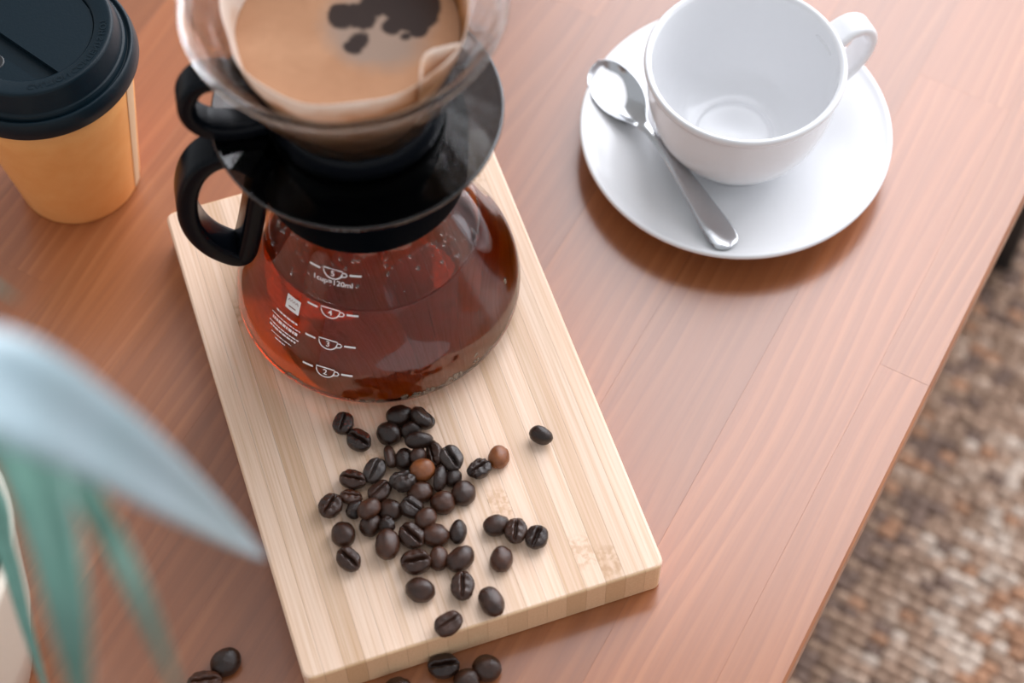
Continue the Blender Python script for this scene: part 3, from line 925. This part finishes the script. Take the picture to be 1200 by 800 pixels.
for i in range(len(ST) - 1):
    for k in range(4):
        t = k / 4
        q = [smooth_prof([Vector((ST[max(0, i - 1)][c], 0)), Vector((ST[i][c], 0)), Vector((ST[i + 1][c], 0)), Vector((ST[min(len(ST) - 1, i + 2)][c], 0))], 4)[4 + k][0] for c in range(4)]
        q[1] *= 1.17; fine.append(q)
fine.append(list(ST[-1]))
vs, fs = [], []
NV = 16
for (s_, w, z, dp) in fine:
    w = max(w, 0.0002)
    for side in (0, 1):
        for j in range(NV + 1):
            v = -1 + 2 * j / NV
            zz_ = z - dp * (1 - v * v) ** 0.9
            crown = 0.0006 * (1 - v * v) if dp < 0.0003 else 0.0
            th = 0.0011 * (1 - abs(v) ** 6) + 0.0003
            x = tip.x + spd.x * s_ + spr.x * w * v; y = tip.y + spd.y * s_ + spr.y * w * v
            vs.append((x, y, TOP + zz_ + (crown if not side else -th)))
W2 = 2 * (NV + 1)
for i in range(len(fine) - 1):
    a, c_ = i * W2, (i + 1) * W2
    for j in range(NV):
        fs.append((a + j, a + j + 1, c_ + j + 1, c_ + j))
        fs.append((a + NV + 1 + j, c_ + NV + 1 + j, c_ + NV + 2 + j, a + NV + 2 + j))
    fs.append((a, c_, c_ + NV + 1, a + NV + 1))
    fs.append((a + NV, a + 2 * NV + 1, c_ + 2 * NV + 1, c_ + NV))
for a in (0, (len(fine) - 1) * W2):
    for j in range(NV): fs.append((a + j, a + NV + 1 + j, a + NV + 2 + j, a + j + 1))
me = mesh('spoon', [(v[0] - tip.x, v[1] - tip.y, v[2] - TOP) for v in vs], fs)
sp = link('teaspoon', me, M['steel'], smooth=True, loc=(tip.x, tip.y, TOP))
tag(sp, 'stainless steel teaspoon lying on the saucer beside the cup', 'spoon')

# ------------------------------------------------------------------ potted plant
POT = Vector((-0.2525, 0.281, TOP))
pl = empty('potted_plant', POT)
tag(pl, 'plant with long arching blue-green leaves in a cream pot', 'plant')
potp = [(0.0, 0.0), (0.045, 0.0), (0.050, 0.003), (0.060, 0.050), (0.068, 0.112), (0.0695, 0.118), (0.0690, 0.121), (0.0665, 0.121), (0.0650, 0.117), (0.0635, 0.104), (0.0, 0.104)]
link('pot', lathe('pot', potp, 96), M['pot'], pl, smooth=True)
link('soil', lathe('soil', [(0.0, 0.109), (0.03, 0.1085), (0.055, 0.107), (0.0632, 0.106), (0.063, 0.1035), (0, 0.1035)], 48), M['soil'], pl, smooth=True)
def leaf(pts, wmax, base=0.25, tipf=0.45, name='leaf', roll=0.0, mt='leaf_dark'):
    pts = [Vector(p) - POT for p in pts]
    q = []
    P = [pts[0]] + pts + [pts[-1]]
    for i in range(1, len(P) - 2):
        p0, p1, p2, p3 = P[i - 1], P[i], P[i + 1], P[i + 2]
        for k in range(8):
            t = k / 8
            q.append(0.5 * ((2 * p1) + (p2 - p0) * t + (2 * p0 - 5 * p1 + 4 * p2 - p3) * t * t + (-p0 + 3 * p1 - 3 * p2 + p3) * t ** 3))
    q.append(pts[-1])
    n = len(q); vs = []; fs = []
    Lc = [0]
    for a, c_ in zip(q, q[1:]): Lc.append(Lc[-1] + (c_ - a).length)
    for i, p in enumerate(q):
        t = Lc[i] / Lc[-1]
        T = (q[min(n - 1, i + 1)] - q[max(0, i - 1)]).normalized()
        sd = T.cross(Vector((0, -0.25, 1))).normalized()
        up = sd.cross(T).normalized()
        if roll: sd, up = sd * math.cos(roll) + up * math.sin(roll), up * math.cos(roll) - sd * math.sin(roll)
        w = wmax / 2 * (base + (1 - base) * min(1, t / 0.35)) * (1 if t < 1 - tipf else max(0.02, ((1 - t) / tipf) ** 0.75))
        for j in (-1, -0.5, 0, 0.5, 1):
            vs.append(p + sd * w * j + up * (abs(j) * w * 0.28))
    for i in range(n - 1):
        for j in range(4):
            fs.append((i * 5 + j, i * 5 + j + 1, (i + 1) * 5 + j + 1, (i + 1) * 5 + j))
    o = link(name, mesh('leaf', vs, fs), M[mt], pl, smooth=True)
    md = o.modifiers.new('thick', 'SOLIDIFY'); md.thickness = 0.0006
    return o
crown = POT + Vector((0, 0, 0.112))
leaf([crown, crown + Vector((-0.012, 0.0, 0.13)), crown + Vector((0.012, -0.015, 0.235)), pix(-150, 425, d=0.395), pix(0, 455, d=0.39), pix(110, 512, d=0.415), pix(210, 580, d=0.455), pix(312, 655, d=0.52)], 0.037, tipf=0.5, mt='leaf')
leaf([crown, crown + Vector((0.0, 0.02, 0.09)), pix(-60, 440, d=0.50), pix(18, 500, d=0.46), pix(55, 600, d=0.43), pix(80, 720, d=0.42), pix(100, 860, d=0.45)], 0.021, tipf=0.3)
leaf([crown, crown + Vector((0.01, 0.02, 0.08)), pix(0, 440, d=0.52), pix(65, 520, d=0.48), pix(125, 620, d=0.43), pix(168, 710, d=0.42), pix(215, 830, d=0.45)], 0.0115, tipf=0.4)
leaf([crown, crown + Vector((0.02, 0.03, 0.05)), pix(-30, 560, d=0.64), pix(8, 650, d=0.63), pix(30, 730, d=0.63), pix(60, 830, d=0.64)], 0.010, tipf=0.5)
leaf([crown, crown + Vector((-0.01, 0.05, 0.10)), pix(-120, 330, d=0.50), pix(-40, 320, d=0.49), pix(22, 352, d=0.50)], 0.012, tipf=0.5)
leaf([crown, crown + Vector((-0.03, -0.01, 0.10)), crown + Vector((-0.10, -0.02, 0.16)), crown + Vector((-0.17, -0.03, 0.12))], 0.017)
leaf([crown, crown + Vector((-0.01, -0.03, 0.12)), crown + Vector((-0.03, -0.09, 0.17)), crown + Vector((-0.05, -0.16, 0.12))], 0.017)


# ------------------------------------------------------------------ coffee beans
def bean_mesh(seed, groove=1.0, rib=0.05, rough=0.0, wid=0.10):
    """unit bean: x -1..1, y -1..1, dome up to 0.62, flat side at -0.38 with its crease"""
    rnd = random.Random(seed)
    NX, NA = 22, 40
    vs, fs = [], []
    off = Vector((seed * 3.1, seed * 1.7, 0))
    ang_ = []
    for k in range(NA):          # denser around the crease (angle -90)
        t = k / NA * 2 - 1
        ang_.append(-PI / 2 + PI * (abs(t) ** 1.35) * (1 if t >= 0 else -1))
    wob = rnd.uniform(-0.05, 0.05)
    for i in range(NX + 1):
        th = PI * i / NX
        x = -math.cos(th); rr = math.sin(th) ** 0.92
        for a in ang_:
            y = rr * math.cos(a)
            s_ = math.sin(a)
            if s_ >= 0: z = 0.62 * rr * s_ ** 0.95 if s_ > 0 else 0
            else:
                z = -0.38 * min(1, rr * 1.25) * (abs(s_) ** 0.55)
                yc = y - wob * math.sin(2.6 * x) - 0.02 * math.sin(9 * x + seed)
                fall = max(0, 1 - abs(x) ** 4)
                g = math.exp(-(yc / wid) ** 2)
                z += groove * 0.30 * g * fall
                lip = math.exp(-((abs(yc) - wid * 2.3) / (wid * 1.2)) ** 2)
                z -= 0.035 * lip * fall
                z += rib * 0.9 * math.sin(11 * x + 3 * abs(y) + seed) * min(1, abs(y) * 2.5) * (1 - abs(y)) * (abs(s_) ** 2)
            p = Vector((x, y, z))
            nz_ = noise.noise(p * 1.3 + off) * 0.10 + noise.noise(p * 4 + off) * (0.025 + rough)
            p = p * (1 + nz_)
            vs.append(p)
    for i in range(NX):
        for k in range(NA):
            j = (k + 1) % NA
            fs.append((i * NA + k, i * NA + j, (i + 1) * NA + j, (i + 1) * NA + k))
    me = mesh('coffee_bean', vs, fs)
    bm = bmesh.new(); bm.from_mesh(me)
    bmesh.ops.remove_doubles(bm, verts=bm.verts, dist=0.004)
    bm.to_mesh(me); bm.free()
    me.polygons.foreach_set('use_smooth', [True] * len(me.polygons))
    me.materials.append(None)
    return me
BM = [bean_mesh(1), bean_mesh(2, rib=0.02), bean_mesh(3, groove=1.25, wid=0.14), bean_mesh(4, rib=0.10, rough=0.03), bean_mesh(5, groove=0.7, rib=0.03), bean_mesh(6, rough=0.13, rib=0.12)]
BOARD, TABLE = ZB, 0.0
# px, py, length, width, angle in the picture, roll (0 back up, 180 crease up), tilt, colour, mesh, label
BEANS = [
 (402.5, 495.5, 26, 22, 75, 178, 0, 'd', 4, 'black bean with pale crease, upper of the pair just below the carafe'),
 (420.5, 515.5, 29, 23, -32, 180, 0, 'd', 2, 'shiny black bean with open oily crease, lower of the pair near the carafe'),
 (468.5, 487.5, 30, 24, 8, 0, 0, 'd', 0, 'long black bean, smooth side up, topmost in the pile'),
 (495.5, 489, 30, 23, -42, 125, 0, 'd', 1, 'black bean tipped so its flat face looks up right, at the pile top'),
 (456, 508, 28, 25, -30, 0, 0, 'd', 1, 'round black smooth bean at the upper left corner of the pile'),
 (482, 504, 24, 17, 20, 60, 0, 'd', 0, 'thin black bean edge wedged beneath the topmost pile beans'),
 (491, 516, 30, 18, 6, 75, 0, 'd', 1, 'black pointed bean lying on its side across the pile top'),
 (456.5, 535.5, 28, 15, 100, 70, 10, 'm', 0, 'narrow dark brown bean standing on edge at upper left of pile'),
 (474, 538, 25, 21, 80, 10, 0, 'd', 1, 'upright oval black bean left of the orange-brown one in the pile'),
 (490, 534, 20, 17, 60, 20, 0, 'm', 0, 'small hidden brown bean just above the orange-brown one in the pile'),
 (509, 531, 30, 19, 105, 140, 0, 'm', 3, 'ribbed brown bean on edge, beside the large black-creased grey bean'),
 (529, 536.5, 30, 24, -58, 180, 0, 'g', 2, 'grey-brown bean with wide straight black crease at pile right top'),
 (495, 550.5, 27, 24, 20, 5, 0, 'o', 1, 'orange-brown smooth bean in the middle of the dark pile'),
 (439, 551, 30, 22, 62, 180, 0, 'g', 0, 'greyish bean with wrinkled face and crease at upper left of the pile'),
 (472.5, 563, 28, 26, 20, 150, 8, 'g', 5, 'crumpled shiny grey-black bean in the centre of the pile'),
 (413.5, 561.5, 29, 21, -14, 180, 0, 'm', 3, 'bean with reddish cracked face at the pile left edge'),
 (445.5, 575.5, 28, 21, 42, 175, 0, 'm', 4, 'dark bean with narrow crease running up right, left part of pile'),
 (515, 560, 31, 17, 82, 80, 0, 'd', 1, 'slim dark bean standing on edge right of the orange-brown one'),
 (531, 559.5, 21, 18, 70, 10, 0, 'd', 1, 'small round black bean just below the grey bean with black crease'),
 (543, 578, 28, 25, 70, 0, 0, 'm', 1, 'large smooth brown bean at the right edge of the pile'),
 (492.5, 577, 28, 24, 10, 0, 0, 'b', 3, 'smooth brown bean with a pitted spot, two below the orange-brown one'),
 (519, 589, 27, 25, 20, 0, 0, 'b', 1, 'round brown bean with a bright highlight, low right in the pile'),
 (387.5, 592, 28, 24, 55, 180, 0, 'm', 3, 'ribbed creased bean farthest left of all beans on the board'),
 (411.5, 582, 24, 17, -4, 165, 12, 'b', 3, 'small chipped brown bean between the leftmost bean and the pile'),
 (416, 597, 22, 17, 50, 40, 0, 'd', 0, 'dark bean mostly covered at the left edge of the pile'),
 (432.5, 596, 27, 20, 38, 10, 8, 'b', 1, 'brown bean with milky highlight resting on others, pile left'),
 (457, 598, 27, 24, -8, 5, 0, 'm', 1, 'round dark brown bean with speck of light, left of the flat dark bean'),
 (482.5, 594.5, 25, 24, -30, 165, 10, 'd', 4, 'flat dark bean with blurred crease and pale upper rim in lower pile'),
 (499, 607.5, 25, 21, 45, 5, 0, 'b', 1, 'brown bean with bright oval highlight above the split black-creased bean'),
 (434.5, 614, 28, 22, 72, 10, 0, 'm', 1, 'dark brown bean half beneath the milky highlighted one'),
 (453, 615, 20, 17, -50, 60, 0, 'd', 5, 'broken black bean hidden behind the big chestnut bean'),
 (454, 637.5, 34, 25, 92, 0, 0, 'b', 1, 'big chestnut brown bean, smooth side up, bottom left of pile'),
 (482.5, 627.5, 31, 25, -42, 180, 0, 'm', 2, 'brown bean split by a wide black crease at the pile bottom'),
 (510.5, 627.5, 29, 25, -12, 0, 0, 'b', 0, 'oval brown bean just right of the one split by a wide crease'),
 (537, 623, 27, 18, 85, 30, 0, 'd', 1, 'blue-black upright bean standing alone right of the lower pile'),
 (402.5, 626, 28, 25, -60, 0, 0, 'm', 1, 'smooth dark bean alone, lower left of the pile, above a creased one'),
 (408.5, 655, 30, 22, -42, 180, 0, 'm', 2, 'bean with deep crease, lowest at the left of the pile'),
 (581.5, 615.5, 28, 22, 12, 10, 0, 'm', 0, 'smooth brown bean at the left end of the row of three'),
 (604.5, 621.5, 28, 23, 80, 180, 0, 'm', 3, 'ribbed creased bean in the middle of the row of three'),
 (629, 629, 27, 23, 62, 180, 0, 'd', 2, 'black-creased bean at the right end of the row of three'),
 (587.5, 655, 28, 23, 80, 0, 0, 'b', 1, 'smooth brown bean alone below the row of three'),
 (562, 549, 27, 21, 35, 175, 8, 'd', 5, 'wrinkled black bean with glints touching the orange-brown bean'),
 (584.5, 535.5, 26, 22, 80, 0, 0, 'o', 1, 'orange-brown smooth bean outside the pile, on its right'),
 (634, 510, 26, 18, -18, 65, 0, 'd', 1, 'shiny black bean alone, nearest the right edge of the board'),
 (487.5, 658, 32, 26, 8, 178, 0, 'm', 2, 'dark bean with level black crease below the pile'),
 (514, 654, 27, 20, 88, 5, 0, 'b', 1, 'upright brown bean between two wider beans below the pile'),
 (539.5, 655, 33, 24, 38, 0, 0, 'm', 0, 'long smooth brown bean slanting up right below the pile'),
 (492.5, 691, 31, 25, -16, 0, 0, 'm', 1, 'smooth brown bean alone, left of the upright creased one'),
 (542, 686, 31, 24, 88, 180, 0, 'm', 3, 'upright ribbed bean with dark crease below the pile'),
 (576, 705, 33, 24, -62, 10, 0, 'm', 0, 'glossy brown bean slanting down right towards the front edge'),
 (526, 730.5, 31, 23, 32, 180, 0, 'm', 4, 'creased bean closest to the front edge of the board'),
 (520, 780, 33, 25, 6, 178, 0, 'd', 2, 'dark creased bean on the table against the front of the board'),
 (570.5, 782.5, 30, 27, -10, 0, 0, 'm', 1, 'round smooth bean on the table in front of the board, rightmost there'),
 (547, 797, 28, 24, 20, 0, 0, 'm', 1, 'smooth bean on the table cut by the lower frame, below two others'),
 (466, 806, 27, 22, 10, 0, 0, 'm', 0, 'bean barely showing at the lower frame, in front of the board'),
 (264.5, 775.5, 33, 27, 35, 0, 0, 'd', 1, 'round black bean on the table left of the board'),
 (240, 799, 36, 24, 5, 170, 0, 'b', 3, 'brown creased bean on the table at the lower frame, left of the board'),
]
placed = []
def proxies(R_, dims):
    a, b_, h = dims
    r = h * 0.5
    pts = [Vector((0, 0, 0))]
    for s_ in (-1, 1):
        pts.append(Vector((s_ * max(0, a - r), 0, 0))); pts.append(Vector((0, s_ * max(0, b_ - r), 0)))
        pts.append(Vector((s_ * max(0, a - r) * .6, max(0, b_ - r) * .6, 0))); pts.append(Vector((s_ * max(0, a - r) * .6, -max(0, b_ - r) * .6, 0)))
    return [R_ @ p for p in pts], r
order = sorted(range(len(BEANS)), key=lambda i: (1 if i in (6, 12, 14, 25, 31, 11) else 0))
for i in order:
    px, py, L, W, an, roll, tilt, mt, mi, lab = BEANS[i]
    zb = TABLE if i >= 51 else BOARD
    k = 1 / 2640 if zb else 1 / 2600
    a, b_ = L / 2 * k * 1.06, W / 2 * k * 1.10
    if 45 < (roll % 180) < 135: b_ = W / 2 * k * 1.25
    h = 1.45 * b_ if not 45 < (roll % 180) < 135 else 1.3 * b_
    ar = math.radians(an)
    az = math.atan2(math.sin(ar) / 0.87, math.cos(ar))
    R_ = (Matrix.Rotation(az, 3, 'Z') @ Matrix.Rotation(math.radians(tilt), 3, 'Y') @ Matrix.Rotation(math.radians(roll), 3, 'X'))
    me = BM[mi]
    lo = min((R_ @ Vector((v.co.x * a, v.co.y * b_, v.co.z * h))).z for v in list(me.vertices)[::3])
    zc = zb - lo
    pr, r = proxies(R_, (a, b_, h))
    dz = 0
    while dz < 0.011:
        c_ = pix(px, py, z=zc + dz)
        if all((c_ + p - q).length >= (r + r2) * 0.80 for p in pr for (q, r2) in placed): break
        dz += 0.0004
    placed += [(c_ + p, r) for p in pr]
    o = bpy.data.objects.new('coffee_bean', me)
    COL.objects.link(o)
    o.location = c_
    o.rotation_mode = 'QUATERNION'
    o.rotation_quaternion = R_.to_quaternion()
    o.scale = (a, b_, h)
    o.material_slots[0].link = 'OBJECT'
    o.material_slots[0].material = BEAN[mt]
    tag(o, lab, 'coffee bean', 'coffee beans on the board' if i < 51 else 'coffee beans on the table')
